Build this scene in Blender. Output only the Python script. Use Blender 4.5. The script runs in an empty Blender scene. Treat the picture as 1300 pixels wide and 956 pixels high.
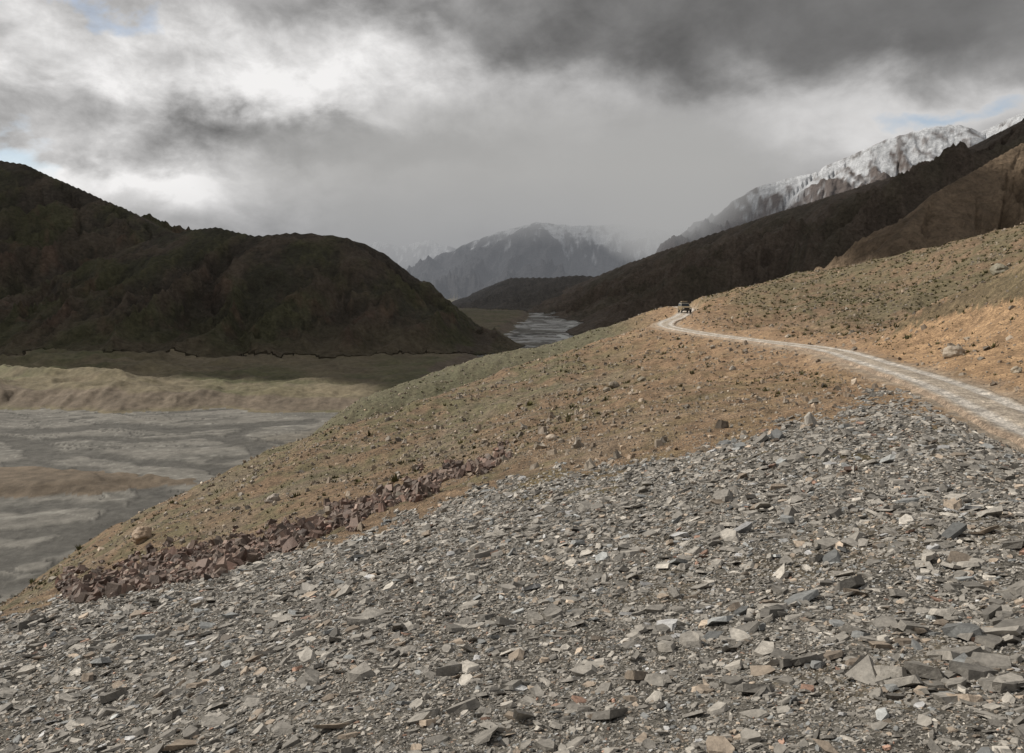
import bpy, math, numpy as np
from mathutils import Vector, noise as mnoise
rng=np.random.default_rng(7)
scene=bpy.context.scene
F=1020.0; PITCH=math.atan(113/1020.0); CP,SP=math.cos(PITCH),math.sin(PITCH)

# ---------------- helpers -----------------
def W(u,v,D):
    cx=(u-650)/F; cy=(478-v)/F
    y=CP+cy*SP; z=cy*CP-SP
    return (cx/y*D, D, z/y*D)
def proj(x,y,z):
    d=y*CP-z*SP; d=np.maximum(d,0.3)
    up=y*SP+z*CP
    return 650+F*x/d, 478-F*up/d
def _h(ix,iy,s):
    h=(ix*374761393+iy*668265263+s*974634777)&0xffffffff
    h=((h^(h>>13))*1274126177)&0xffffffff
    h=((h^(h>>16))*2246822519)&0xffffffff
    return (h^(h>>15))
def perlin(x,y,s=0):
    ix=np.floor(x).astype(np.int64); iy=np.floor(y).astype(np.int64)
    fx=x-ix; fy=y-iy
    def g(a,b,dx,dy):
        an=_h(a,b,s).astype(np.float64)*(2*math.pi/4294967296.0)
        return np.cos(an)*dx+np.sin(an)*dy
    n00=g(ix,iy,fx,fy); n10=g(ix+1,iy,fx-1,fy); n01=g(ix,iy+1,fx,fy-1); n11=g(ix+1,iy+1,fx-1,fy-1)
    sx=fx*fx*fx*(fx*(fx*6-15)+10); sy=fy*fy*fy*(fy*(fy*6-15)+10)
    return ((n00*(1-sx)+n10*sx)*(1-sy)+(n01*(1-sx)+n11*sx)*sy)*1.5
def fbm(x,y,o=4,s=0,g=0.5):
    r=0;a=1;t=0
    for i in range(o):
        r=r+a*perlin(x,y,s+i*17); t+=a; a*=g; x=x*2.03+11.3; y=y*2.03+5.7
    return r/t*1.3
def ridged(x,y,o=4,s=0,g=0.5):
    r=0;a=1;t=0
    for i in range(o):
        n=1-np.abs(perlin(x,y,s+i*13))*1.6
        r=r+a*n*n; t+=a; a*=g; x=x*2.1+3.3; y=y*2.1+7.1
    return r/t
def sst(a,b,x):
    t=np.clip((x-a)/(b-a),0,1); return t*t*(3-2*t)
def inpoly(px,py,poly):
    ins=np.zeros(px.shape,bool); n=len(poly)
    for i in range(n):
        x1,y1=poly[i]; x2,y2=poly[(i+1)%n]
        if y1==y2: continue
        c=((y1>py)!=(y2>py))&(px<(x2-x1)*(py-y1)/(y2-y1)+x1)
        ins^=c
    return ins
def pline(px,py,pts,vals=None):
    best=np.full(px.shape,1e18); bv=np.zeros(px.shape)
    for i in range(len(pts)-1):
        ax,ay=pts[i][:2]; bx,by=pts[i+1][:2]
        dx,dy=bx-ax,by-ay; L=dx*dx+dy*dy
        t=np.clip(((px-ax)*dx+(py-ay)*dy)/L,0,1)
        d=np.hypot(px-ax-t*dx,py-ay-t*dy)
        m=d<best; best=np.where(m,d,best)
        if vals is not None: bv=np.where(m,vals[i]+(vals[i+1]-vals[i])*t,bv)
    return best,bv
def lerp3(a,b,t): return a*(1-t[:,None])+np.asarray(b)[None,:]*t[:,None]

def mesh_obj(name,verts,faces_idx,loop_starts,loop_totals,mat,col=None,smooth=True,attrs=None):
    me=bpy.data.meshes.new(name)
    me.vertices.add(len(verts)); me.vertices.foreach_set('co',np.ascontiguousarray(verts,dtype=np.float32).ravel())
    me.loops.add(len(faces_idx)); me.loops.foreach_set('vertex_index',np.ascontiguousarray(faces_idx,dtype=np.int32))
    me.polygons.add(len(loop_starts)); me.polygons.foreach_set('loop_start',np.ascontiguousarray(loop_starts,dtype=np.int32))
    try: me.polygons.foreach_set('loop_total',np.ascontiguousarray(loop_totals,dtype=np.int32))
    except Exception: pass
    me.polygons.foreach_set('use_smooth',np.full(len(loop_starts),smooth,dtype=bool))
    me.update(calc_edges=True)
    if col is not None:
        a=me.attributes.new('Col','FLOAT_COLOR','POINT')
        c=np.ones((len(verts),4),np.float32); c[:,:3]=np.clip(col,0,1); a.data.foreach_set('color',c.ravel())
    if attrs:
        for k,v in attrs.items():
            a=me.attributes.new(k,'FLOAT','POINT'); a.data.foreach_set('value',np.ascontiguousarray(v,dtype=np.float32))
    ob=bpy.data.objects.new(name,me); scene.collection.objects.link(ob)
    me.materials.append(mat)
    return ob
def grid_faces(nr,nc,wrap=False):
    i=np.arange(nr-1)[:,None]; j=np.arange(nc if wrap else nc-1)[None,:]
    j2=(j+1)%nc
    q=np.stack([i*nc+j,i*nc+j2,(i+1)*nc+j2,(i+1)*nc+j],-1).reshape(-1,4)
    n=len(q); return q.ravel(),np.arange(n)*4,np.full(n,4)

# ---------------- near terrain function -----------------
ROAD_PIX=[(1600,650,16),(1440,590,19),(1330,547,23),(1270,519,27),(1200,489,33),(1120,463,43),(1050,443,56),(980,434,72),(900,424,90),(850,415,106),(846,409,118),(862,402,134),(869,397,150),(874,392,168),(860,389,190)]
ROADW=[W(*p) for p in ROAD_PIX]
def catmull(P,n=10):
    P=np.array(P); out=[]
    for i in range(len(P)-1):
        p0=P[max(i-1,0)];p1=P[i];p2=P[i+1];p3=P[min(i+2,len(P)-1)]
        for k in range(n):
            t=k/n; out.append(0.5*((2*p1)+(-p0+p2)*t+(2*p0-5*p1+4*p2-p3)*t*t+(-p0+3*p1-3*p2+p3)*t**3))
    out.append(P[-1]); return np.array(out)
ROADC=catmull(ROADW,8)
CTRL=[(1300,867,4.6),(1000,867,5.1),(650,867,6.0),(300,867,7.6),(0,867,9.5),(1300,960,3.7),(650,960,4.7),(0,960,7.0),
(1300,760,6.6),(1000,760,7.6),(650,760,9.5),(300,760,14),(60,775,19),
(1300,650,10.5),(1000,650,12.5),(820,650,15),(650,655,18),(400,700,23),(200,735,26),
(1300,590,15.5),(1150,525,24),(1050,535,25.5),(1150,580,17.5),(900,575,23),(750,605,24),(640,592,31),(500,643,30),(350,695,29),(180,740,30),(80,760,27),
(175,682,45),(300,602,60),(400,552,75),(520,517,88),(600,490,98),(700,457,108),(790,427,113),
(650,540,48),(800,500,52),(900,462,62),(760,460,85),(1000,482,43),(480,600,45),(350,640,42),(600,540,60),(880,510,40),
(860,435,85),(950,445,68),
(430,530,150),(520,482,165),(640,448,175),(750,421,180),(830,402,172),
(880,384,172),(940,368,180),(1000,352,178),(1080,338,170),(1150,324,160),(1300,284,130),(1450,235,115),
(1100,440,57),(1160,401,58),(1230,367,55),(1300,340,50),(1420,310,45),(1205,452,44),(1300,472,35),(1300,415,42),(1220,425,49),(1420,480,28),
(1180,423,70),(1240,397,66),(1310,374,60),(1120,430,72),
(1150,395,92),(1060,405,88),(960,408,104),(1000,382,128),(1150,358,122),(1300,318,100),(920,395,140)]
PTS=[W(*p) for p in CTRL]+[tuple(p) for p in ROADW]
PTS+=[(0,0,-1.75),(0,-12,-1.0),(-15,0,-7.5),(20,0,1.0),(25,-20,4),(-20,-25,-6),(-50,0,-28),(-50,40,-33),(-90,40,-62),(-60,90,-42),(-130,110,-104),(-95,170,-95),(-45,130,-42),
(8,138,-20),(-12,128,-29),(25,150,-12),(-60,240,-80),(0,250,-62),(40,250,-40),(75,260,-24),(140,250,-6),(120,160,10),(150,80,26),(70,20,12),(100,-40,22),(-150,20,-110),(-150,-60,-100),(0,-90,4),(0,330,-105),(90,340,-70),(200,330,-40),(220,150,20),(220,0,45),(-160,220,-125),(-90,320,-125)]
PA=np.array(PTS); SC=40.0
def tps_fit(P):
    X=P[:,:2]/SC; n=len(X)
    r2=((X[:,None]-X[None])**2).sum(-1); K=0.5*r2*np.log(r2+1e-12)
    A=np.zeros((n+3,n+3)); A[:n,:n]=K+np.eye(n)*0.002; A[:n,n]=1; A[:n,n+1:]=X; A[n,:n]=1; A[n+1:,:n]=X.T
    return X,np.linalg.solve(A,np.concatenate([P[:,2],[0,0,0]]))
TX,TW=tps_fit(PA)
def base_h(x,y):
    z=TW[len(TX)]+TW[len(TX)+1]*x/SC+TW[len(TX)+2]*y/SC
    for i in range(len(TX)):
        r2=(x/SC-TX[i,0])**2+(y/SC-TX[i,1])**2
        z=z+TW[i]*0.5*r2*np.log(r2+1e-12)
    return z
HW=1.45
def near_full(x,y,core=0.16):
    z=base_h(x,y); r=np.hypot(x,y)
    far=sst(15,70,r)
    d,zr=pline(x,y,ROADC,ROADC[:,2])
    rn=sst(1.8,6,d)
    z=z+rn*((0.12+0.5*far)*fbm(x/13,y/13,3,1)+(0.10+0.24*far)*fbm(x/3.1,y/3.1,3,5)+0.035*fbm(x/0.7,y/0.7,3,9))
    z=z+far*rn*1.0*(ridged(x/22+0.3*fbm(x/9,y/9,2,3),y/30,3,31)-0.5)
    k=sst(HW,3.4,d+0.35*fbm(x/2,y/2,2,44))
    z=(zr-core)*(1-k)+z*k
    return z
SCREE=[(-3000,1010),(-200,815),(0,790),(90,757),(180,742),(350,705),(470,675),(560,645),(610,622),(680,600),(760,592),(870,578),(930,560),(1000,538),(1060,520),(1110,500),(1180,494),(1230,503),(1300,545),(1500,640),(2500,1100),(6000,6000),(-6000,6000)]
RED=[(100,750),(200,728),(300,703),(400,672),(500,637),(570,606),(645,578)]
def zones(x,y,z):
    u,v=proj(x,y,z)
    n1=fbm(u/60,v/35,4,71); n2=fbm(u/17+9,v/9,3,77)
    uu=u+14*n1; vv=v+11*n1+14*n2
    scree=inpoly(uu,vv,SCREE)|(y<1.0)
    d,wd=pline(uu,vv,RED,[16,20,18,16,11,9,4])
    red=(d<wd*(1+0.5*n2))
    return u,v,n1,n2,scree,red

# ---------------- materials -----------------
def newmat(name):
    m=bpy.data.materials.new(name); m.use_nodes=True; nt=m.node_tree
    b=nt.nodes['Principled BSDF']; b.inputs['Roughness'].default_value=0.9
    b.inputs['Specular IOR Level'].default_value=0.25
    return m,nt,b
def attr_col(nt,name='Col'):
    a=nt.nodes.new('ShaderNodeAttribute'); a.attribute_name=name; return a
def tex_noise(nt,scale,detail=6,rough=0.6,vec=None):
    n=nt.nodes.new('ShaderNodeTexNoise'); n.inputs['Scale'].default_value=scale; n.inputs['Detail'].default_value=detail; n.inputs['Roughness'].default_value=rough
    if vec is not None: nt.links.new(vec,n.inputs['Vector'])
    return n
def ramp(nt,fac,stops):
    r=nt.nodes.new('ShaderNodeValToRGB'); nt.links.new(fac,r.inputs[0])
    e=r.color_ramp.elements
    while len(e)<len(stops): e.new(0.5)
    for k,(p,c) in enumerate(stops):
        e[k].position=p; e[k].color=(c,c,c,1) if isinstance(c,(int,float)) else (*c,1)
    return r
def mixc(nt,a,b,fac,mode='MULTIPLY'):
    m=nt.nodes.new('ShaderNodeMix'); m.data_type='RGBA'; m.blend_type=mode
    for s,val in ((6,a),(7,b)):
        if hasattr(val,'is_output'): nt.links.new(val,m.inputs[s])
        else: m.inputs[s].default_value=(*val,1)
    if hasattr(fac,'is_output'): nt.links.new(fac,m.inputs[0])
    else: m.inputs[0].default_value=fac
    return m.outputs[2]
def bump(nt,b,h,strength,dist,prev=None):
    n=nt.nodes.new('ShaderNodeBump'); n.inputs['Strength'].default_value=strength; n.inputs['Distance'].default_value=dist
    nt.links.new(h,n.inputs['Height'])
    if prev is not None: nt.links.new(prev.outputs[0],n.inputs['Normal'])
    nt.links.new(n.outputs[0],b.inputs['Normal']); return n

def mat_near():
    m,nt,b=newmat('hillside_soil_and_gravel')
    co=nt.nodes.new('ShaderNodeTexCoord').outputs['Object']
    a=attr_col(nt)
    n1=tex_noise(nt,1.2,10,0.7,co); n2=tex_noise(nt,9,8,0.75,co)
    v=nt.nodes.new('ShaderNodeTexVoronoi'); v.inputs['Scale'].default_value=14; nt.links.new(co,v.inputs['Vector'])
    vs=nt.nodes.new('ShaderNodeSeparateColor'); nt.links.new(v.outputs['Color'],vs.inputs[0])
    v2=nt.nodes.new('ShaderNodeTexVoronoi'); v2.inputs['Scale'].default_value=3.5; nt.links.new(co,v2.inputs['Vector'])
    vs2=nt.nodes.new('ShaderNodeSeparateColor'); nt.links.new(v2.outputs['Color'],vs2.inputs[0])
    c=mixc(nt,a.outputs['Color'],ramp(nt,n1.outputs['Fac'],[(0.3,0.50),(0.7,1.38)]).outputs[0],1.0)
    c=mixc(nt,c,ramp(nt,n2.outputs['Fac'],[(0.3,0.6),(0.7,1.35)]).outputs[0],1.0)
    c=mixc(nt,c,ramp(nt,vs.outputs[0],[(0,0.55),(1,1.5)]).outputs[0],0.7)
    c2=mixc(nt,c,ramp(nt,vs2.outputs[0],[(0,0.75),(1,1.3)]).outputs[0],0.5)
    nt.links.new(c2,b.inputs['Base Color'])
    p=bump(nt,b,n1.outputs['Fac'],0.8,0.45)
    p=bump(nt,b,n2.outputs['Fac'],0.9,0.06,p)
    p2=bump(nt,b,v.outputs['Distance'],0.8,0.05,p)
    return m
def mat_far():
    m,nt,b=newmat('valley_and_mountain_ground')
    co=nt.nodes.new('ShaderNodeTexCoord').outputs['Object']
    a=attr_col(nt)
    n1=tex_noise(nt,0.02,12,0.65,co); n2=tex_noise(nt,0.15,8,0.7,co)
    c=mixc(nt,a.outputs['Color'],ramp(nt,n1.outputs['Fac'],[(0.3,0.65),(0.7,1.35)]).outputs[0],0.8)
    c=mixc(nt,c,ramp(nt,n2.outputs['Fac'],[(0.3,0.55),(0.7,1.45)]).outputs[0],0.85)
    nt.links.new(c,b.inputs['Base Color'])
    rg=attr_col(nt,'rough')
    mm=nt.nodes.new('ShaderNodeMath'); mm.operation='MULTIPLY'; nt.links.new(n2.outputs['Fac'],mm.inputs[0]); nt.links.new(rg.outputs['Fac'],mm.inputs[1])
    mm2=nt.nodes.new('ShaderNodeMath'); mm2.operation='MULTIPLY'; nt.links.new(n1.outputs['Fac'],mm2.inputs[0]); nt.links.new(rg.outputs['Fac'],mm2.inputs[1])
    p=bump(nt,b,mm.outputs[0],1.0,7.0); bump(nt,b,mm2.outputs[0],1.0,28.0,p)
    return m
def mat_stone(name='shale',rough=0.65):
    m,nt,b=newmat(name); b.inputs['Roughness'].default_value=rough; b.inputs['Specular IOR Level'].default_value=0.45
    co=nt.nodes.new('ShaderNodeTexCoord').outputs['Object']
    a=attr_col(nt)
    n=tex_noise(nt,22,8,0.7,co); n2=tex_noise(nt,5,6,0.7,co)
    c=mixc(nt,a.outputs['Color'],ramp(nt,n.outputs['Fac'],[(0.3,0.6),(0.7,1.35)]).outputs[0],0.9)
    c=mixc(nt,c,ramp(nt,n2.outputs['Fac'],[(0.35,0.75),(0.65,1.2)]).outputs[0],0.8)
    nt.links.new(c,b.inputs['Base Color'])
    bump(nt,b,n.outputs['Fac'],0.7,0.02)
    return m
M_NEAR=mat_near(); M_FAR=mat_far(); M_ST=mat_stone()

# ---------------- near terrain mesh -----------------
NA=1150; NR=560; AZM=46.0; R0=2.0; R1=330.0
az=np.concatenate([np.linspace(-180,-AZM,60)[:-1],np.linspace(-AZM,AZM,NA),np.linspace(AZM,180,60)[1:-1]])*math.pi/180
rr=np.concatenate([[0.02,0.4,0.9,1.5],np.exp(np.linspace(math.log(R0),math.log(R1),NR))])
R,A=np.meshgrid(rr,az,indexing='ij'); X=(R*np.sin(A)).ravel(); Y=(R*np.cos(A)).ravel()
Z=near_full(X,Y)
ZG=Z.reshape(len(rr),len(az))[4:,59:59+NA]
def near_h(x,y):
    r=np.hypot(x,y); a=np.degrees(np.arctan2(x,y))
    i=np.clip((np.log(r)-math.log(R0))/(math.log(R1)-math.log(R0))*(NR-1),0,NR-1.001)
    j=np.clip((a+AZM)/(2*AZM)*(NA-1),0,NA-1.001)
    i0=i.astype(int); j0=j.astype(int); fi=i-i0; fj=j-j0
    return (ZG[i0,j0]*(1-fi)+ZG[i0+1,j0]*fi)*(1-fj)+(ZG[i0,j0+1]*(1-fi)+ZG[i0+1,j0+1]*fi)*fj
u,v,n1,n2,sc,red=zones(X,Y,Z)
N=len(X)
dirt=np.array([0.215,0.150,0.096]); col=np.tile(dirt,(N,1))
w1=fbm(X/9,Y/9,4,101); w2=fbm(X/2.2,Y/2.2,4,111); w3=fbm(X/30,Y/30,3,121)
col=lerp3(col,[0.225,0.19,0.145],sst(-0.1,0.5,w1)*0.6)
col=lerp3(col,[0.108,0.102,0.055],sst(-0.1,0.4,w2+0.5*w3)*0.7)
dr,_=pline(X,Y,ROADC)
org=np.clip(1-np.abs(dr-2)/15,0,1)*sst(-0.6,0.2,w1+0.3)
org=org*(Y>22)*sst(52,44,X)
col=lerp3(col,[0.35,0.228,0.137],org*0.75)
sp2=sst(122,150,Y)*sst(34,18,X)
col=lerp3(col,[0.115,0.112,0.07],sp2*0.85)
grn=np.exp(-((Y-85)/35)**2)*sst(25,0,X)
col=lerp3(col,[0.135,0.125,0.07],grn*0.5*sst(-0.4,0.3,w1+w2))
hr=sst(70,95,Y)*sst(30,45,X)
col=lerp3(col,[0.145,0.122,0.072],hr*0.85*sst(-0.5,0.3,w1+0.5*w2))
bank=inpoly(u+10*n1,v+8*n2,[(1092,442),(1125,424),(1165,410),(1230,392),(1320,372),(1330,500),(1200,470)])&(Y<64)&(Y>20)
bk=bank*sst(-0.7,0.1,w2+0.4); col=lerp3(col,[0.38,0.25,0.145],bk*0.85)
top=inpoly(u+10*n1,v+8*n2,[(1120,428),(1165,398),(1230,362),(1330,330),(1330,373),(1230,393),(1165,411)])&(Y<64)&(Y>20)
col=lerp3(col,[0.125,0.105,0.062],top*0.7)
soil=col.copy()
col[sc]=np.array([0.150,0.139,0.120])
gs=sc&(w1+0.5*w2>0.45); col[gs]=np.array([0.15,0.13,0.10])
ed=sc&(Y>17)&(w2+0.6*w1>0.15)&(X>0); col[ed]=soil[ed]*0.9
col[red&~sc]=np.array([0.12,0.08,0.062])
col=lerp3(col,[0.40,0.33,0.255],sst(2.6,1.2,dr+0.8*w2)*0.9)
col*= (1+0.22*w2)[:,None]
fi,ls,lt=grid_faces(len(rr),len(az),True)
hill=mesh_obj('hillside_ground',np.stack([X,Y,Z],1),fi,ls,lt,M_NEAR,col,True)

# ---------------- road -----------------
RC=catmull(ROADW,30)
tan=np.gradient(RC[:,:2],axis=0); tan/=np.linalg.norm(tan,axis=1)[:,None]; nor=np.stack([-tan[:,1],tan[:,0]],1)
cross=np.linspace(-1,1,17)
RV=[];RCOL=[]
for k,cc in enumerate(cross):
    wd=HW+0.25*fbm(RC[:,0]/2.5,RC[:,1]/2.5,3,200+ (0 if cc<0 else 9))
    p=RC[:,:2]+nor*(cc*wd)[:,None]
    zz=RC[:,2]-0.25*max(0,abs(cc)-0.86)/0.14
    rut=-0.06*(math.exp(-((abs(cc)-0.5)/0.16)**2))
    zz=zz+rut+0.02*fbm(p[:,0]/0.8,p[:,1]/0.8,3,7)
    RV.append(np.stack([p[:,0],p[:,1],zz],1))
    b0=np.array([0.54,0.50,0.45]) if abs(abs(cc)-0.5)<0.25 else np.array([0.44,0.38,0.31])
    if abs(cc)>0.85: b0=np.array([0.36,0.28,0.21])
    RCOL.append(np.tile(b0,(len(RC),1))*(1+0.2*fbm(p[:,0]/1.5,p[:,1]/1.5,3,70))[:,None])
fi,ls,lt=grid_faces(17,len(RC))
fi=fi.reshape(-1,4)[:,::-1].ravel()
road=mesh_obj('dirt_road',np.concatenate(RV),fi,ls,lt,M_NEAR,np.concatenate(RCOL),True)

# ---------------- stones -----------------
def stones(name,x,y,s,cols,mat,thick=(0.10,0.32),tilt=14,sink=0.15,taper=0.8,asr=(0.5,0.95),K=6):
    n=len(x)
    z=near_h(x,y); e=0.25
    gx=(near_h(x+e,y)-z)/e; gy=(near_h(x,y+e)-z)/e
    gx=np.clip(gx,-0.8,0.8); gy=np.clip(gy,-0.8,0.8)
    ang=(np.arange(K)[None,:]+rng.uniform(-0.42,0.42,(n,K)))*(2*math.pi/K)
    rad=rng.uniform(0.55,1.0,(n,K))*0.5
    asp=rng.uniform(asr[0],asr[1],n)[:,None]
    lx=np.cos(ang)*rad; ly=np.sin(ang)*rad*asp
    th=rng.uniform(thick[0],thick[1],n)[:,None]
    tp=rng.uniform(taper-0.15,taper+0.17,(n,K))
    off=rng.normal(0,0.05,(n,2))
    B=np.stack([lx,ly,-th*np.ones((n,K))*0.6+rng.normal(0,0.15,(n,K))*th],-1)
    T=np.stack([lx*tp+off[:,:1],ly*tp+off[:,1:],th*0.55+rng.normal(0,0.18,(n,K))*th],-1)
    V=np.concatenate([B,T],1)*s[:,None,None]
    yw=rng.uniform(0,2*math.pi,n); c,s_=np.cos(yw)[:,None],np.sin(yw)[:,None]
    V=np.stack([V[...,0]*c-V[...,1]*s_,V[...,0]*s_+V[...,1]*c,V[...,2]],-1)
    ta=rng.normal(0,math.radians(tilt),n); tb=rng.normal(0,math.radians(tilt),n)
    big=rng.random(n)<0.08; ta=np.where(big,ta*2.2,ta)
    ta=ta+np.arctan(gy); tb=tb+np.arctan(gx)
    c,s_=np.cos(ta)[:,None],np.sin(ta)[:,None]
    V=np.stack([V[...,0],V[...,1]*c-V[...,2]*s_,V[...,1]*s_+V[...,2]*c],-1)
    c,s_=np.cos(tb)[:,None],np.sin(tb)[:,None]
    V=np.stack([V[...,0]*c-V[...,2]*s_,V[...,1],V[...,0]*s_+V[...,2]*c],-1)
    zc=z+s*(th[:,0]*0.35-sink*rng.uniform(0,1,n)*0.5)+s*0.05
    V=V+np.stack([x,y,zc],-1)[:,None,:]
    f=[]
    for k in range(K):
        k2=(k+1)%K; f+= [k,k2,K+k2,K+k]
    f+=[K+k for k in range(K)]; f+=[K-1-k for k in range(K)]
    f=np.array(f); tot=np.array([4]*K+[K,K]); st=np.concatenate([[0],np.cumsum(tot)[:-1]])
    FI=(f[None,:]+(np.arange(n)*2*K)[:,None]).ravel()
    LS=(st[None,:]+(np.arange(n)*len(f))[:,None]).ravel(); LT=np.tile(tot,n)
    C=np.repeat(cols,2*K,axis=0)
    return mesh_obj(name,V.reshape(-1,3),FI,LS,LT,mat,C,False)
def sample(n,azr,r0,r1,smin,alpha=2.4):
    a=np.radians(rng.uniform(-azr,azr,n)); r=np.exp(rng.uniform(math.log(r0),math.log(r1),n))
    s=smin*r*(rng.random(n)**(-1/alpha))
    return r*np.sin(a),r*np.cos(a),s,r
def shale_cols(n):
    g=np.clip(rng.lognormal(math.log(0.222),0.34,n),0.07,0.50)
    c=np.stack([g*1.06,g*0.99,g*0.88],1)
    t=rng.random(n)
    m=t<0.10; c[m]=g[m,None]*np.array([1.18,0.97,0.76])
    m=(t>0.10)&(t<0.18); c[m]=g[m,None]*np.array([0.96,0.99,0.98])
    m=(t>0.20)&(t<0.21); c[m]=g[m,None]*np.array([1.2,0.75,0.55])
    m=(t>0.975); c[m]=np.clip(g[m,None]*1.6,0,0.5)
    return c
x,y,s,r=sample(240000,40,2.6,42,0.0038,2.5)
z=near_h(x,y); u,v,n1,n2,sc,red=zones(x,y,z)
w1=fbm(x/9,y/9,4,101); w2=fbm(x/2.2,y/2.2,4,111)
thin=(y>17)&(x>0)&(w2+0.6*w1>0.15)&(rng.random(len(x))<0.6)
k=sc&(~thin)&(s<0.5)&(s<0.07*r); x,y,s=x[k],y[k],s[k]
d,_=pline(x,y,ROADC); k=d>1.8; x,y,s=x[k],y[k],s[k]
stones('shale_scree',x,y,s,shale_cols(len(x)),M_ST,(0.05,0.18),14,0.1,0.9,(0.35,0.85))
# red rubble band
x,y,s,r=sample(80000,34,20,55,0.0050,2.2)
z=near_h(x,y); u,v,n1,n2,sc,red=zones(x,y,z)
k=red&(s<0.8)&(x<1); x,y,s=x[k],y[k],s[k]
g=rng.lognormal(0,0.4,len(x))[:,None]; t=rng.random(len(x))[:,None]
stones('red_rock_rubble',x,y,s,g*(np.array([0.12,0.072,0.055])*t+np.array([0.13,0.10,0.08])*(1-t)),M_ST,(0.25,0.55),22,0.2,0.7)
# scattered stones over the soil
x,y,s,r=sample(110000,42,14,230,0.0021,2.3)
z=near_h(x,y); u,v,n1,n2,sc,red=zones(x,y,z)
dens=sst(-0.2,0.6,fbm(x/8,y/8,4,301)+0.3*fbm(x/2,y/2,2,303))
d,_=pline(x,y,ROADC)
nearS=np.exp(-np.abs(v-560)/45)*0.5
k=(~sc)&(s<0.8)&(d>2.0)&(rng.random(len(x))<(0.14+0.5*dens+nearS)); x,y,s=x[k],y[k],s[k]
g=rng.lognormal(0,0.35,len(x))[:,None]; t=rng.random(len(x))[:,None]
c=g*(np.array([0.22,0.165,0.115])*t+np.array([0.22,0.195,0.16])*(1-t))
stones('scattered_stones',x,y,s,c,M_ST,(0.2,0.5),18,0.3,0.65)
# hero slabs
HS=[(705,797,8.2,.42),(42,797,17,.75),(30,800,16.5,.4),(1225,795,5.9,.5),(1130,840,5.1,.36),(1260,830,5.0,.42),(1160,790,6.1,.38),(1190,760,6.6,.33),(1085,740,7.6,.36),(985,755,7.4,.4),(1050,690,9.5,.42),(1255,760,6.5,.36),(965,560,24,1.2),(940,570,23,.7),(1010,600,18,.7),(1040,595,18.5,.6),(745,655,16.5,.6),(860,735,8.5,.33),(445,712,19,.5),(1290,790,6,.45),(1110,640,12.5,.5),(1030,545,25,.8),(925,605,18.5,.5),(650,862,6.0,.24),(840,775,7.2,.3),(1210,655,11,.5),(1180,550,20,.7),(580,700,14,.4),(1060,665,11,.45),(1285,690,8.5,.45),(1240,725,7.4,.4),(1150,870,4.9,.3),(1020,830,5.6,.3),(930,850,5.4,.25),(1180,700,8.5,.45),(1290,740,7,.4),(1210,820,5.4,.42),(1280,865,4.7,.34),(1180,845,5.0,.34),(1270,800,5.8,.45),(1240,850,4.9,.36)]
P=np.array([W(a,b,c)[:2] for a,b,c,_ in HS]); S=np.array([h[3] for h in HS])
P=np.concatenate([P,P+rng.normal(0,0.3,P.shape)*S[:,None]*1.2,P+rng.normal(0,0.5,P.shape)*S[:,None]*1.2,P+rng.normal(0,0.7,P.shape)*S[:,None]*1.2]); S2=np.concatenate([S,S*0.7,S*0.5,S*0.45])
stones('shale_slabs',P[:,0],P[:,1],S2,shale_cols(len(S2))*0.72,M_ST,(0.08,0.18),12,0.05,0.88,(0.4,0.8),8)

def boulder(u,v,D,s,c,seed,sq=(1,0.8,0.75)):
    import bmesh
    bm=bmesh.new(); bmesh.ops.create_icosphere(bm,subdivisions=4,radius=0.5)
    for vt in bm.verts:
        p=vt.co.copy(); q=p*2.2+Vector((seed*7.1,0,0))
        n=mnoise.noise(q)*0.28+mnoise.noise(q*2.3)*0.12+mnoise.noise(q*6)*0.04
        p=p*(1+n); p=Vector((p.x*sq[0],p.y*sq[1],p.z*sq[2])); vt.co=p*s
    me=bpy.data.meshes.new('boulder'); bm.to_mesh(me); bm.free()
    a=me.attributes.new('Col','FLOAT_COLOR','POINT')
    for d_ in a.data: d_.color=(*c,1)
    me.materials.append(M_ST)
    ob=bpy.data.objects.new('boulder',me); scene.collection.objects.link(ob)
    x,y,_=W(u,v,D); ob.location=(x,y,float(near_h(np.array([x]),np.array([y]))[0])+s*0.22); ob.rotation_euler[2]=seed
for i,b_ in enumerate([(348,640,43,.75,(.3,.26,.22)),(180,677,44,1.3,(.3,.22,.15)),(340,644,43,.4,(.2,.17,.14)),(780,478,58,.9,(.2,.17,.13)),(770,482,57,.6,(.2,.17,.13)),(815,478,58,.6,(.22,.19,.14)),(930,470,55,.5,(.3,.27,.23)),(745,492,55,.5,(.2,.17,.13)),(700,558,36,.5,(.45,.38,.3)),(820,500,50,.4,(.2,.17,.14)),(1270,338,95,2.2,(.22,.2,.15)),(1210,462,43,1.0,(.33,.28,.22)),(660,505,62,.5,(.2,.16,.12)),(1290,470,35,.5,(.3,.26,.2))]):
    boulder(*b_,i+1)

# tufts
x,y,s,r=sample(34000,40,36,210,0.0022,2.6)
z=near_h(x,y); u,v,n1,n2,sc,red=zones(x,y,z); d,_=pline(x,y,ROADC)
pr=0.14+0.85*sst(25,45,x)*sst(45,80,y)+0.5*sst(0.1,0.5,fbm(x/12,y/12,3,401))
k=(~sc)&(d>3)&(s<0.9)&(rng.random(len(x))<pr); x,y,s=x[k],y[k],s[k]; z=near_h(x,y); n=len(x); B=12
a=rng.uniform(0,2*math.pi,(n,B)); q=rng.uniform(0.1,0.5,(n,B)); h=rng.uniform(0.25,0.55,(n,B))
rx=np.cos(a)*q; ry=np.sin(a)*q; wx=-np.sin(a)*0.14; wy=np.cos(a)*0.14
tri=np.stack([np.stack([rx*0.4+wx,ry*0.4+wy,-0.1+0*h],-1),np.stack([rx*0.4-wx,ry*0.4-wy,-0.1+0*h],-1),np.stack([rx*1.3,ry*1.3,h],-1)],2)
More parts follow.
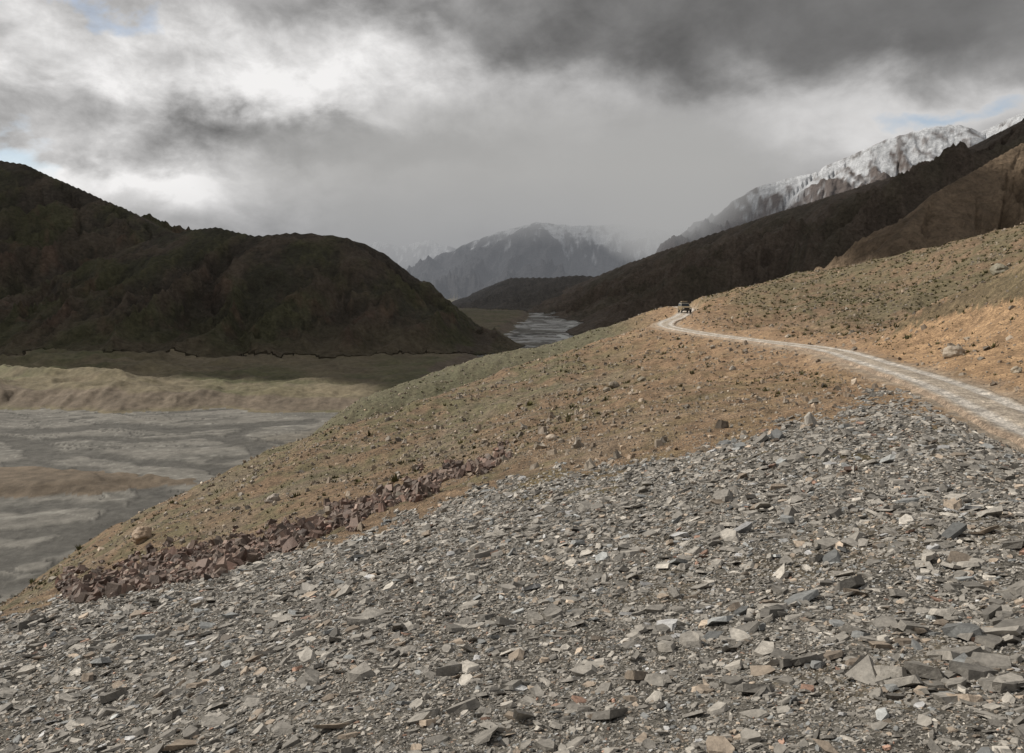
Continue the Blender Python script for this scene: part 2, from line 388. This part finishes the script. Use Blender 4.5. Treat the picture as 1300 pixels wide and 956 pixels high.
V=tri*s[:,None,None,None]+np.stack([x,y,z],-1)[:,None,None,:]
nt_=n*B; fi=np.arange(nt_*3)
tc=np.repeat(np.array([0.085,0.080,0.036])[None]*rng.lognormal(0,0.3,n)[:,None],B*3,axis=0)
mt,nt,bb=newmat('dry_grass'); nt.links.new(attr_col(nt).outputs['Color'],bb.inputs['Base Color'])
mesh_obj('grass_tufts',V.reshape(-1,3),fi,np.arange(nt_)*3,np.full(nt_,3),mt,tc,False)

# ---------------- far terrain -----------------
FL=-100.0
RIDGES={
'A':([(-500,250,2900),(-250,235,2400),(-80,205,2150),(0,203,2000),(30,208,1980),(60,222,1950),(120,247,1900),(170,272,1850),(205,290,1800),(260,310,1700)],0.46),
'B':([(60,372,1500),(130,335,1500),(190,303,1450),(240,292,1430),(275,288,1400),(320,299,1370,.48),(380,295,1350,.54),(440,300,1350,.62),(485,318,1370,.70),(520,346,1400,.74),(545,370,1420,.78),(572,392,1440,.8),(597,416,1450,.8)],0.44),
'C':([(585,391,4300),(615,365,3950),(650,352,3750),(700,352,3600),(735,349,3500),(775,352,3400)],0.42),
'D':([(745,355,3400),(800,333,3250),(870,308,3000),(950,282,2800),(1050,249,2500),(1150,219,2200),(1230,187,2000),(1300,151,1850),(1500,60,1700),(1800,40,1500)],0.47),
'E':([(1130,320,600),(1155,283,620),(1185,245,650),(1240,214,680),(1300,180,700),(1420,110,700),(1700,60,700)],0.70),
'F':([(860,335,5200),(900,298,5200),(925,266,5200),(960,238,5200),(1000,226,5150),(1030,220,5100),(1060,204,5100),(1120,178,5000),(1180,160,5000),(1215,157,5000),(1245,167,5000),(1300,142,4900),(1450,100,4800),(1700,80,4700)],0.60),
'G':([(505,365,7200),(540,345,7200),(575,322,7100),(600,306,7100),(640,292,7000),(680,282,6900),(705,284,6950),(740,286,7000),(775,284,7000),(800,285,7000),(850,292,7000),(920,280,7100),(1000,270,7200)],0.40),
'H':([(380,330,9500),(440,318,9500),(480,306,9500),(510,312,9500),(545,303,9500),(580,315,9500),(640,310,9800)],0.42),
}
def ridge(x,y,pts,slope,seed,sc):
    P=[W(*p[:3]) for p in pts]; SL=[(p[3] if len(p)>3 else slope) for p in pts]
    best=np.full(x.shape,-1e9); bd=np.zeros(x.shape)
    for i in range(len(P)-1):
        ax,ay,az_=P[i]; bx,by,bz=P[i+1]; dx,dy=bx-ax,by-ay; L=dx*dx+dy*dy
        t=np.clip(((x-ax)*dx+(y-ay)*dy)/L,0,1); d=np.hypot(x-ax-t*dx,y-ay-t*dy)
        h=az_+(bz-az_)*t-(SL[i]+(SL[i+1]-SL[i])*t)*d
        m=h>best; best=np.where(m,h,best); bd=np.where(m,d,bd)
    a0=math.atan2(P[-1][1]-P[0][1],P[-1][0]-P[0][0]); ca,sa=math.cos(a0),math.sin(a0)
    s_=x*ca+y*sa; n_=-x*sa+y*ca
    wx=fbm(x/(sc*1.5),y/(sc*1.5),3,seed+50)*0.7
    g=ridged(s_/(sc*0.8)+wx,n_/(sc*2.8)+wx*0.7,4,seed,0.42)-0.82
    g2=fbm(x/(sc*0.9),y/(sc*0.9),5,seed+7,0.5)
    g3=ridged(x/(sc*0.25),y/(sc*0.25),4,seed+9,0.5)-0.5
    amp=np.minimum(bd,sc*1.6); foot=sst(-20,110,best-FL)
    hh=best+foot*(g*amp*0.30+g2*np.minimum(amp*0.13+sc*0.012,sc*0.2)+g3*(sc*0.010+amp*0.045))
    return hh,bd,g+0.27+0.5*(g3)
az2=np.concatenate([np.linspace(-110,-37,90)[:-1],np.linspace(-37,37,1250),np.linspace(37,110,90)[1:]])*math.pi/180
r2=np.exp(np.linspace(math.log(150),math.log(16000),800)); r2=np.concatenate([r2,[30000,60000]])
R,A=np.meshgrid(r2,az2,indexing='ij'); X=(R*np.sin(A)).ravel(); Y=(R*np.cos(A)).ravel()
def rivline(pix):
    P=[]
    for (u_,v_) in pix:
        x,y,zz=W(u_,v_,1.0); t=FL/zz; P.append((x*t,t,0))
    return catmull(P,6)[:,:2]
RIV=[([(-60,555),(0,558),(40,566),(60,582),(30,590),(80,600),(130,610),(175,618),(200,632),(190,655),(150,675),(90,690),(40,705),(-60,730)],13),
     ([(200,632),(165,650),(130,700),(90,730),(20,745),(-80,765)],6),
     ([(60,580),(110,575),(160,585),(230,590),(290,600),(330,610)],7),
     ([(40,566),(100,556),(180,560),(260,556),(330,566)],7),
     ([(-60,545),(60,548),(140,541),(230,546),(330,540),(390,536)],13),
     ([(-60,640),(20,648),(90,640),(150,650)],3),([(150,675),(100,670),(30,680),(-60,676)],3),([(330,540),(300,556),(330,575),(280,585)],6),
     ([(60,745),(100,715),(180,680),(230,650)],3),
     ([(560,452),(610,436),(650,428),(690,424),(730,430)],30),
     ([(600,416),(640,413),(680,411),(720,414)],50),([(600,408),(640,404),(620,400),(660,397)],65)]
RL=[(rivline(p),w) for p,w in RIV]
rd=np.full(X.shape,1e9); sel=(R.ravel()<3500)&(np.abs(A.ravel())<0.75)
xs,ys=X[sel],Y[sel]; xw=xs+7*fbm(xs/22,ys/22,3,805); yw_=ys+7*fbm(xs/22,ys/22,3,809)
best=np.full(xs.shape,1e9)
for C,w_ in RL:
    d,_=pline(xw,yw_,C); best=np.minimum(best,d-w_*0.5*(1+0.5*fbm(xs/40,ys/40,2,811)))
rd[sel]=best
wrp=fbm(X/140,Y/90,3,510)
ch=np.maximum(sst(0.84,0.92,ridged(X/170+0.7*wrp,Y/50+1.3*wrp,1,520)),sst(0.90,0.96,ridged(X/90+1.0*wrp,Y/22+2.0*wrp+4,1,524)))
fl=FL+0.55+0.25*fbm(X/60,Y/25,3,500)
chs=sst(-0.1,0.15,fbm(X/200,Y/120,2,528))
fl=fl-1.2*ch*chs
k=sst(4,0.5,rd); fl=fl*(1-k)+(FL-0.45)*k
wet=np.maximum(k,ch*chs)
bank_=640+22*fbm(X/70,Y/200,3,530)+10*np.abs(fbm(X/18,Y/40,3,533))-0.03*(X+400)
edge=-55+25*fbm(Y/80,X/80,2,535)+np.maximum(0,Y-900)*0.06
ta=sst(0,60,Y-bank_)*sst(0,45,edge-X)
terr=FL+ta*(8+6*fbm(X/110,Y/130,4,540)+18*sst(-150,-480,X)*ridged(X/140,Y/110,2,545)+3.0*fbm(X/25,Y/35,4,541))
md=np.hypot((X+275)/105,(Y-400)/(28))+0.3*fbm(X/30,Y/20,3,550)
mound=sst(1.15,0.6,md)*5
fl=np.maximum(fl,fl+mound)
H=np.maximum(fl,terr); kind=np.where(ta>0.02,1,0); kind=np.where((mound>0.7)&(ta<0.02),2,kind)
gbd=np.zeros(X.shape); gg=np.zeros(X.shape)
scl={'A':170,'B':120,'C':160,'D':260,'E':70,'F':420,'G':520,'H':700}
for i,(nm,(pts,sl)) in enumerate(RIDGES.items()):
    hh,bd,g_=ridge(X,Y,pts,sl,900+i*40,scl[nm])
    hh=np.where(R.ravel()<350,-999,hh)
    if nm in 'AB': hh=hh+10*fbm(X/90,Y/90,4,560)*sst(60,0,hh-FL)
    kk=10.0; dl=np.clip(0.5+0.5*(hh-H)/kk,0,1); m=hh>H
    H=np.where(np.abs(hh-H)<kk, H*(1-dl)+hh*dl+kk*dl*(1-dl)*0.5, np.maximum(hh,H))
    kind=np.where(m,10+i,kind); gbd=np.where(m,bd,gbd); gg=np.where(m,g_,gg)
Z=H
col=np.zeros((len(X),3))
q1=fbm(X/40,Y/40,5,600); q2=fbm(X/150,Y/150,4,610); q3=fbm(X/12,Y/12,3,620)
m=kind==0
bed=np.tile(np.array([0.150,0.143,0.128]),(len(X),1))
bed=lerp3(bed,[0.100,0.097,0.088],sst(0.45,0.62,ridged(X/130+0.5*wrp,Y/30+1.6*wrp,4,630))*0.6)
br=sst(0.88,0.96,ridged(X/60+1.1*wrp,Y/14+2.5*wrp+9,1,645))
bed=lerp3(bed,[0.25,0.243,0.22],br*0.5)
bed=lerp3(bed,[0.13,0.112,0.085],sst(0.15,0.6,q2)*0.5)
bed=lerp3(bed,[0.060,0.058,0.053],np.maximum(sst(7,2,rd),sst(0.0,0.25,ch*chs))*0.75)
farb=sst(1100,1500,Y)
bed=lerp3(bed,[0.42,0.42,0.41],farb*sst(0.35,0.6,ridged(X/220+wrp,Y/420,3,650)))
col[m]=bed[m]
ter=np.tile(np.array([0.130,0.110,0.070]),(len(X),1))
ter=lerp3(ter,[0.088,0.090,0.045],sst(-0.2,0.35,q2)*0.8); ter=lerp3(ter,[0.14,0.113,0.078],sst(0.1,0.5,q1)*0.6)
ter=lerp3(ter,[0.155,0.128,0.09],sst(-0.1,0.35,fbm(X/90,Y/45,3,655))*0.45)
face=sst(0.02,0.2,ta)*sst(0.995,0.85,ta)
ter=lerp3(ter,[0.125,0.100,0.076],face*0.9)
m=kind==1; col[m]=ter[m]
m=kind==2; col[m]=np.array([0.12,0.095,0.07])
base={'A':(.125,.102,.077),'B':(.125,.10,.075),'C':(.10,.088,.075),'D':(.145,.115,.09),'E':(.27,.20,.135),'F':(.12,.102,.096),'G':(.075,.075,.082),'H':(.10,.10,.11)}
rgh=np.where(kind<10,0.08,1.0)
for i,nm in enumerate(RIDGES):
    m=kind==10+i; c=np.tile(np.array(base[nm]),(len(X),1))
    if nm in 'AB':
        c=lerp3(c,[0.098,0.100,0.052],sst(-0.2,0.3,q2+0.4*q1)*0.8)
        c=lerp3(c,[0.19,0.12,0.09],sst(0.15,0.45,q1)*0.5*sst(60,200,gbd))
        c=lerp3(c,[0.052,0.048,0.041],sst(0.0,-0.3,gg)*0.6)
        tt=(sst(-35,-85,Z+16*q1)*0.85)[:,None]
        c=c*(1-tt)+ter*tt
    if nm=='D':
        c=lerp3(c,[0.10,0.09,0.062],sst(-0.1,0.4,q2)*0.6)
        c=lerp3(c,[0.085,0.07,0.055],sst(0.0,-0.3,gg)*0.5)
    if nm in 'FGH':
        line={'F':620,'G':430,'H':400}[nm]
        st=fbm(X/60,Y/220,4,700)+0.7*fbm(X/200,Y/200,4,710)
        sn=sst(-50,70,(Z-line)+190*st+330*(-gg-0.1))
        rk=sst(0.05,0.3,fbm(X/70,Y/110,5,730)+0.4*gg)
        sn=sn*(1-0.7*rk)
        c=lerp3(c,[0.50,0.52,0.55],sn*0.95)
    c*= (1+0.25*q3)[:,None]
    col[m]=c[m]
fi,ls,lt=grid_faces(len(r2),len(az2))
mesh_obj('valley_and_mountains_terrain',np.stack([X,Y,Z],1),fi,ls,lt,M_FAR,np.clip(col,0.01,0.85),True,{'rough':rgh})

# ---------------- river: one level water sheet lying in the channels -----------------
mr,nt,b=newmat('silty_river_water'); b.inputs['Base Color'].default_value=(0.40,0.41,0.375,1); b.inputs['Roughness'].default_value=0.35; b.inputs['Specular IOR Level'].default_value=0.5
co=nt.nodes.new('ShaderNodeTexCoord').outputs['Object']; bump(nt,b,tex_noise(nt,0.8,4,0.6,co).outputs['Fac'],0.15,0.2)
gx=np.linspace(-1500,900,25); gy=np.linspace(180,4500,40); GY,GX=np.meshgrid(gy,gx,indexing='ij')
fi,ls,lt=grid_faces(40,25); mesh_obj('river',np.stack([GX.ravel(),GY.ravel(),np.full(GX.size,FL-0.02)],1),fi,ls,lt,mr,None,True)

# ---------------- jeep -----------------
def simple(name,c,rough=0.5,metal=0.0):
    m,nt,b=newmat(name); b.inputs['Roughness'].default_value=rough; b.inputs['Metallic'].default_value=metal
    n=tex_noise(nt,6,4,0.6); nt.links.new(mixc(nt,c,ramp(nt,n.outputs['Fac'],[(0.3,0.75),(0.7,1.15)]).outputs[0],0.6),b.inputs['Base Color']); return m
MP=simple('dusty_tan_paint',(0.24,0.19,0.12),0.45); MG=simple('dark_glass',(0.02,0.025,0.03),0.1); MTy=simple('tyre_rubber',(0.025,0.023,0.02),0.9); MW=simple('cream_paint',(0.36,0.33,0.27),0.45); MK=simple('black_trim',(0.03,0.03,0.03),0.6); ML=simple('lamp_glass',(0.8,0.8,0.75),0.15)
car=bpy.data.objects.new('offroad_car',None); scene.collection.objects.link(car)
def prism(name,prof,w,mat,wt=None,bev=0.05):
    import bmesh
    bm=bmesh.new(); n=len(prof); zm=min(p[1] for p in prof); zM=max(p[1] for p in prof)
    L=[];Rr=[]
    for (yy,zz) in prof:
        f=(zz-zm)/(zM-zm+1e-9); ww=w/2*(1-f)+ (wt or w)/2*f
        L.append(bm.verts.new((-ww,yy,zz))); Rr.append(bm.verts.new((ww,yy,zz)))
    bm.faces.new(L); bm.faces.new(Rr[::-1])
    for i in range(n): bm.faces.new([L[i],Rr[i],Rr[(i+1)%n],L[(i+1)%n]])
    bmesh.ops.recalc_face_normals(bm,faces=bm.faces)
    if bev: bmesh.ops.bevel(bm,geom=bm.edges[:],offset=bev,segments=2,affect='EDGES')
    me=bpy.data.meshes.new(name); bm.to_mesh(me); bm.free(); me.materials.append(mat)
    o=bpy.data.objects.new(name,me); scene.collection.objects.link(o); o.parent=car; return o
prism('body',[(-2.1,0.5),(-2.1,0.95),(-1.95,1.1),(-0.75,1.2),(2.0,1.2),(2.05,0.5)],1.75,MP)
prism('cabin',[(-0.75,1.18),(-0.4,1.78),(1.9,1.8),(2.02,1.18)],1.66,MW,1.45)
prism('windscreen',[(-0.79,1.26),(-0.47,1.72),(-0.42,1.72),(-0.74,1.26)],1.45,MG,1.3,0)
prism('rear_window',[(1.93,1.3),(1.9,1.68),(1.95,1.68),(2.03,1.3)],1.2,MG,1.1,0)
prism('side_windows',[(-0.55,1.28),(-0.3,1.68),(1.75,1.69),(1.85,1.28)],1.675,MG,1.50,0)
prism('bumper',[(-2.28,0.42),(-2.28,0.62),(-2.08,0.62),(-2.08,0.42)],1.7,MK,None,0.02)
prism('grille',[(-2.13,0.68),(-2.13,0.95),(-2.09,0.95),(-2.09,0.68)],0.85,MK,None,0)
prism('roof_rack',[(-0.3,1.86),(-0.3,1.93),(1.7,1.93),(1.7,1.86)],1.35,MK,None,0.01)
prism('luggage',[(0.1,1.93),(0.2,2.15),(1.4,2.12),(1.5,1.93)],1.15,MP,1.0,0.05)
def cyl(name,loc,r,d,mat,rot=(0,math.pi/2,0)):
    bpy.ops.mesh.primitive_cylinder_add(radius=r,depth=d,vertices=28,location=loc,rotation=rot); o=bpy.context.object; o.name=name; o.data.materials.append(mat); o.parent=car
    bv=o.modifiers.new('b','BEVEL'); bv.width=min(r,d)*0.2; bv.segments=2
for i,(a,b_) in enumerate([(-.8,-1.35),(.8,-1.35),(-.8,1.3),(.8,1.3)]):
    cyl('wheel_%d'%(i+1),(a,b_,0.39),0.39,0.25,MTy); cyl('hub_%d'%(i+1),(a*1.06,b_,0.39),0.2,0.2,MW)
cyl('headlight_1',(-.62,-2.1,.83),.11,.08,ML,(math.pi/2,0,0)); cyl('headlight_2',(.62,-2.1,.83),.11,.08,ML,(math.pi/2,0,0))
cyl('spare_wheel',(0,2.15,0.95),0.36,0.22,MTy,(math.pi/2,0,0))
i=int(np.argmin(np.abs(ROADC[:,1]-150)))
dv=ROADC[i+1]-ROADC[i-1]
car.location=(ROADC[i][0],ROADC[i][1],ROADC[i][2]+0.0); car.rotation_euler=(0,0,math.atan2(dv[1],dv[0])-math.pi/2+0.25)

# ---------------- sun and unseen shade clouds -----------------
EL=math.radians(42); SAZ=(-0.97,0.24); nrm=math.hypot(*SAZ)
sd=Vector((SAZ[0]/nrm*math.cos(EL),SAZ[1]/nrm*math.cos(EL),math.sin(EL)))
sl=bpy.data.lights.new('sun','SUN'); sl.energy=4.6; sl.angle=math.radians(0.5); sl.color=(1,0.935,0.84)
so=bpy.data.objects.new('sun',sl); scene.collection.objects.link(so); so.rotation_euler=sd.to_track_quat('Z','Y').to_euler()
import bmesh
def cloud(tx,ty,rx,ry,rz,alt,seed,tz=0):  # opaque cloud added out of view, up the sun direction, to cast shadow
    bm=bmesh.new(); bmesh.ops.create_icosphere(bm,subdivisions=6,radius=1.0)
    for vt in bm.verts:
        p=vt.co.copy(); q=p*2.0+Vector((seed*3.3,1,2))
        n=0.22*mnoise.fractal(q,0.6,2.1,6)
        p=p*(1+n); vt.co=Vector((p.x*rx,p.y*ry,p.z*rz*(0.5 if p.z<0 else 1.2)+ rz*0.2*mnoise.fractal(q*4,0.6,2,4)))
    me=bpy.data.meshes.new('unseen_shade_cloud'); bm.to_mesh(me); bm.free()
    for p in me.polygons: p.use_smooth=True
    m,nt,b=newmat('shade_cloud_surface'); b.inputs['Base Color'].default_value=(0.75,0.76,0.78,1); b.inputs['Roughness'].default_value=1
    me.materials.append(m); o=bpy.data.objects.new('unseen_shade_cloud',me); scene.collection.objects.link(o)
    t=(alt-tz)/sd.z; o.location=(tx+sd.x*t,ty+sd.y*t,alt)
cloud(0,2440,2400,1500,260,2600,1)  # unseen, shades the mountains beyond the terraces
cloud(345,590,110,150,50,2400,4,50)  # small unseen cloud added to shade the lower part of ridge E

def mist(c,rad,sig,L,name='emissive_mist'):  # mist that glows: emission stands in for daylight scattered in it
    bpy.ops.mesh.primitive_uv_sphere_add(segments=48,ring_count=24,radius=1,location=c); o=bpy.context.object; o.name=name; o.scale=rad
    m=bpy.data.materials.new('emissive_mist_volume'); m.use_nodes=True; nt=m.node_tree; nt.nodes.clear()
    out=nt.nodes.new('ShaderNodeOutputMaterial'); ab=nt.nodes.new('ShaderNodeVolumeAbsorption'); em=nt.nodes.new('ShaderNodeEmission'); ad=nt.nodes.new('ShaderNodeAddShader')
    tc=nt.nodes.new('ShaderNodeTexCoord'); ln=nt.nodes.new('ShaderNodeVectorMath'); ln.operation='DOT_PRODUCT'; nt.links.new(tc.outputs['Object'],ln.inputs[0]); nt.links.new(tc.outputs['Object'],ln.inputs[1])
    s1=nt.nodes.new('ShaderNodeMath'); s1.operation='SUBTRACT'; s1.use_clamp=True; s1.inputs[0].default_value=1.0; nt.links.new(ln.outputs['Value'],s1.inputs[1])
    s2=nt.nodes.new('ShaderNodeMath'); s2.operation='MULTIPLY'; nt.links.new(s1.outputs[0],s2.inputs[0]); s2.inputs[1].default_value=sig
    ab.inputs['Color'].default_value=(0,0,0,1); nt.links.new(s2.outputs[0],ab.inputs['Density'])
    em.inputs['Color'].default_value=(*L,1); nt.links.new(s2.outputs[0],em.inputs['Strength'])
    nt.links.new(ab.outputs[0],ad.inputs[0]); nt.links.new(em.outputs[0],ad.inputs[1]); nt.links.new(ad.outputs[0],out.inputs['Volume'])
    o.data.materials.append(m)
Lm=(0.41,0.405,0.395)
mist(W(650,222,6600),(2600,1500,610),0.0014,Lm)
mist(W(850,245,5300),(620,700,520),0.0042,Lm)
mist(W(500,300,8200),(900,900,480),0.0016,Lm)
mist((400,6000,-50),(6000,3200,800),0.00024,(0.27,0.28,0.30))  # wide valley haze, its airlight put in as emission

# ---------------- world -----------------
w=bpy.data.worlds.new('World'); scene.world=w; w.use_nodes=True; nt=w.node_tree; nt.nodes.clear()
out=nt.nodes.new('ShaderNodeOutputWorld')
def N_(t): return nt.nodes.new(t)
def M(op,a,b=None,c=None,clamp=False):
    n=N_('ShaderNodeMath'); n.operation=op; n.use_clamp=clamp
    for i_,q in enumerate((a,b,c)):
        if q is None: continue
        if hasattr(q,'is_output'): nt.links.new(q,n.inputs[i_])
        else: n.inputs[i_].default_value=q
    return n.outputs[0]
tc_=N_('ShaderNodeTexCoord').outputs['Generated']
sep=N_('ShaderNodeSeparateXYZ'); nt.links.new(tc_,sep.inputs[0])
azn=M('ARCTAN2',sep.outputs[0],sep.outputs[1]); eln=M('ARCSINE',sep.outputs[2])
comb=N_('ShaderNodeCombineXYZ'); nt.links.new(azn,comb.inputs[0]); nt.links.new(M('MULTIPLY',eln,1.5),comb.inputs[1])
def NZ(scale,detail,rough,off,dist=0.0):
    mp=N_('ShaderNodeMapping'); mp.inputs['Location'].default_value=off; nt.links.new(comb.outputs[0],mp.inputs[0])
    n=N_('ShaderNodeTexNoise'); n.inputs['Scale'].default_value=scale; n.inputs['Detail'].default_value=detail; n.inputs['Roughness'].default_value=rough; n.inputs['Distortion'].default_value=dist
    nt.links.new(mp.outputs[0],n.inputs['Vector']); return M('SUBTRACT',n.outputs['Fac'],0.5)
wa=NZ(7,8,0.55,(3,1,0),0.2); wb=NZ(8,8,0.55,(8,4,2),0.2)
azw=M('ADD',azn,M('MULTIPLY',wa,0.28)); elw=M('ADD',eln,M('MULTIPLY',wb,0.15))
def pix2(u_,v_):
    x,y,z=W(u_,v_,1.0); l=math.sqrt(x*x+y*y+z*z); return math.atan2(x,y),math.asin(z/l)
def blob(u_,v_,ru,rv,amp,rot=0,sharp=False):
    a0,e0=pix2(u_,v_); da=M('SUBTRACT',azw,a0); de=M('SUBTRACT',elw,e0)
    if rot:
        c,s=math.cos(rot),math.sin(rot)
        da,de=M('ADD',M('MULTIPLY',da,c),M('MULTIPLY',de,s)),M('ADD',M('MULTIPLY',da,-s),M('MULTIPLY',de,c))
    q=M('ADD',M('POWER',M('ABSOLUTE',M('DIVIDE',da,ru/F)),2.0),M('POWER',M('ABSOLUTE',M('DIVIDE',de,rv/F)),2.0))
    g=M('EXPONENT',M('MULTIPLY',M('MULTIPLY',q,q) if sharp else q,-1.0))
    return M('MULTIPLY',g,amp)
B=[(970,5,440,80,-.22,0,True),(1180,75,280,36,-.08),(700,30,220,50,-.04),
   (430,178,190,32,-.20,-0.06,True),(560,195,110,24,-.06),(110,150,130,24,-.06,0,True),(420,8,120,20,-.12),
   (240,75,240,55,.16),(60,60,100,60,.18),(330,120,120,22,.08),(90,215,130,22,.22),(220,245,170,32,.15),(500,100,150,50,.12),
   (1200,135,200,26,.13),(1100,170,150,30,.07),(850,270,120,90,-.04),(650,130,150,60,.07)]
P_=None
for b_ in B:
    g=blob(*b_); P_=g if P_ is None else M('ADD',P_,g)
big=NZ(7,12,0.58,(1,7,3),0.2); fine=NZ(18,12,0.62,(5,2,1),0.3)
leftw=blob(220,120,480,150,1.0)
P_=M('ADD',P_,0.672)
P_=M('ADD',P_,M('MULTIPLY',big,M('ADD',0.17,M('MULTIPLY',leftw,0.70))))
P_=M('ADD',P_,M('MULTIPLY',fine,M('ADD',0.04,M('MULTIPLY',leftw,0.42))))
P_=M('MINIMUM',M('MAXIMUM',P_,0.25),0.95)
lin=M('POWER',P_,2.2)
cc=N_('ShaderNodeCombineColor'); nt.links.new(M('MULTIPLY',lin,1.0),cc.inputs[0]); nt.links.new(M('MULTIPLY',lin,0.985),cc.inputs[1]); nt.links.new(M('MULTIPLY',lin,0.975),cc.inputs[2])
sky=N_('ShaderNodeTexSky'); sky.sky_type='NISHITA'; sky.sun_disc=False; sky.sun_elevation=EL; sky.sun_rotation=math.atan2(sd.x,sd.y)
bgs=N_('ShaderNodeBackground'); nt.links.new(sky.outputs[0],bgs.inputs[0]); bgs.inputs[1].default_value=0.12
bgc=N_('ShaderNodeBackground'); nt.links.new(cc.outputs[0],bgc.inputs[0]); bgc.inputs[1].default_value=1.0
gap=M('ADD',M('ADD',blob(5,186,65,20,1.1),blob(130,3,90,12,0.8)),M('ADD',blob(1230,138,60,12,.9),blob(1150,150,40,10,.4)))
gap=M('MULTIPLY_ADD',gap,1.4,M('MULTIPLY',fine,1.8)); gap=M('SUBTRACT',gap,0.45,None,True)
mx=N_('ShaderNodeMixShader'); nt.links.new(M('MULTIPLY',gap,0.65),mx.inputs[0]); nt.links.new(bgc.outputs[0],mx.inputs[1]); nt.links.new(bgs.outputs[0],mx.inputs[2])
nt.links.new(mx.outputs[0],out.inputs[0])

# ---------------- camera -----------------
cd=bpy.data.cameras.new('camera'); cd.sensor_width=36; cd.lens=36*F/1300; cd.clip_start=0.1; cd.clip_end=100000
cam=bpy.data.objects.new('camera',cd); scene.collection.objects.link(cam); cam.location=(0,0,0); cam.rotation_euler=(math.pi/2-PITCH,0,0)
scene.camera=cam
scene.view_settings.view_transform='Standard'; scene.view_settings.look='None'; scene.view_settings.exposure=0; scene.view_settings.gamma=1
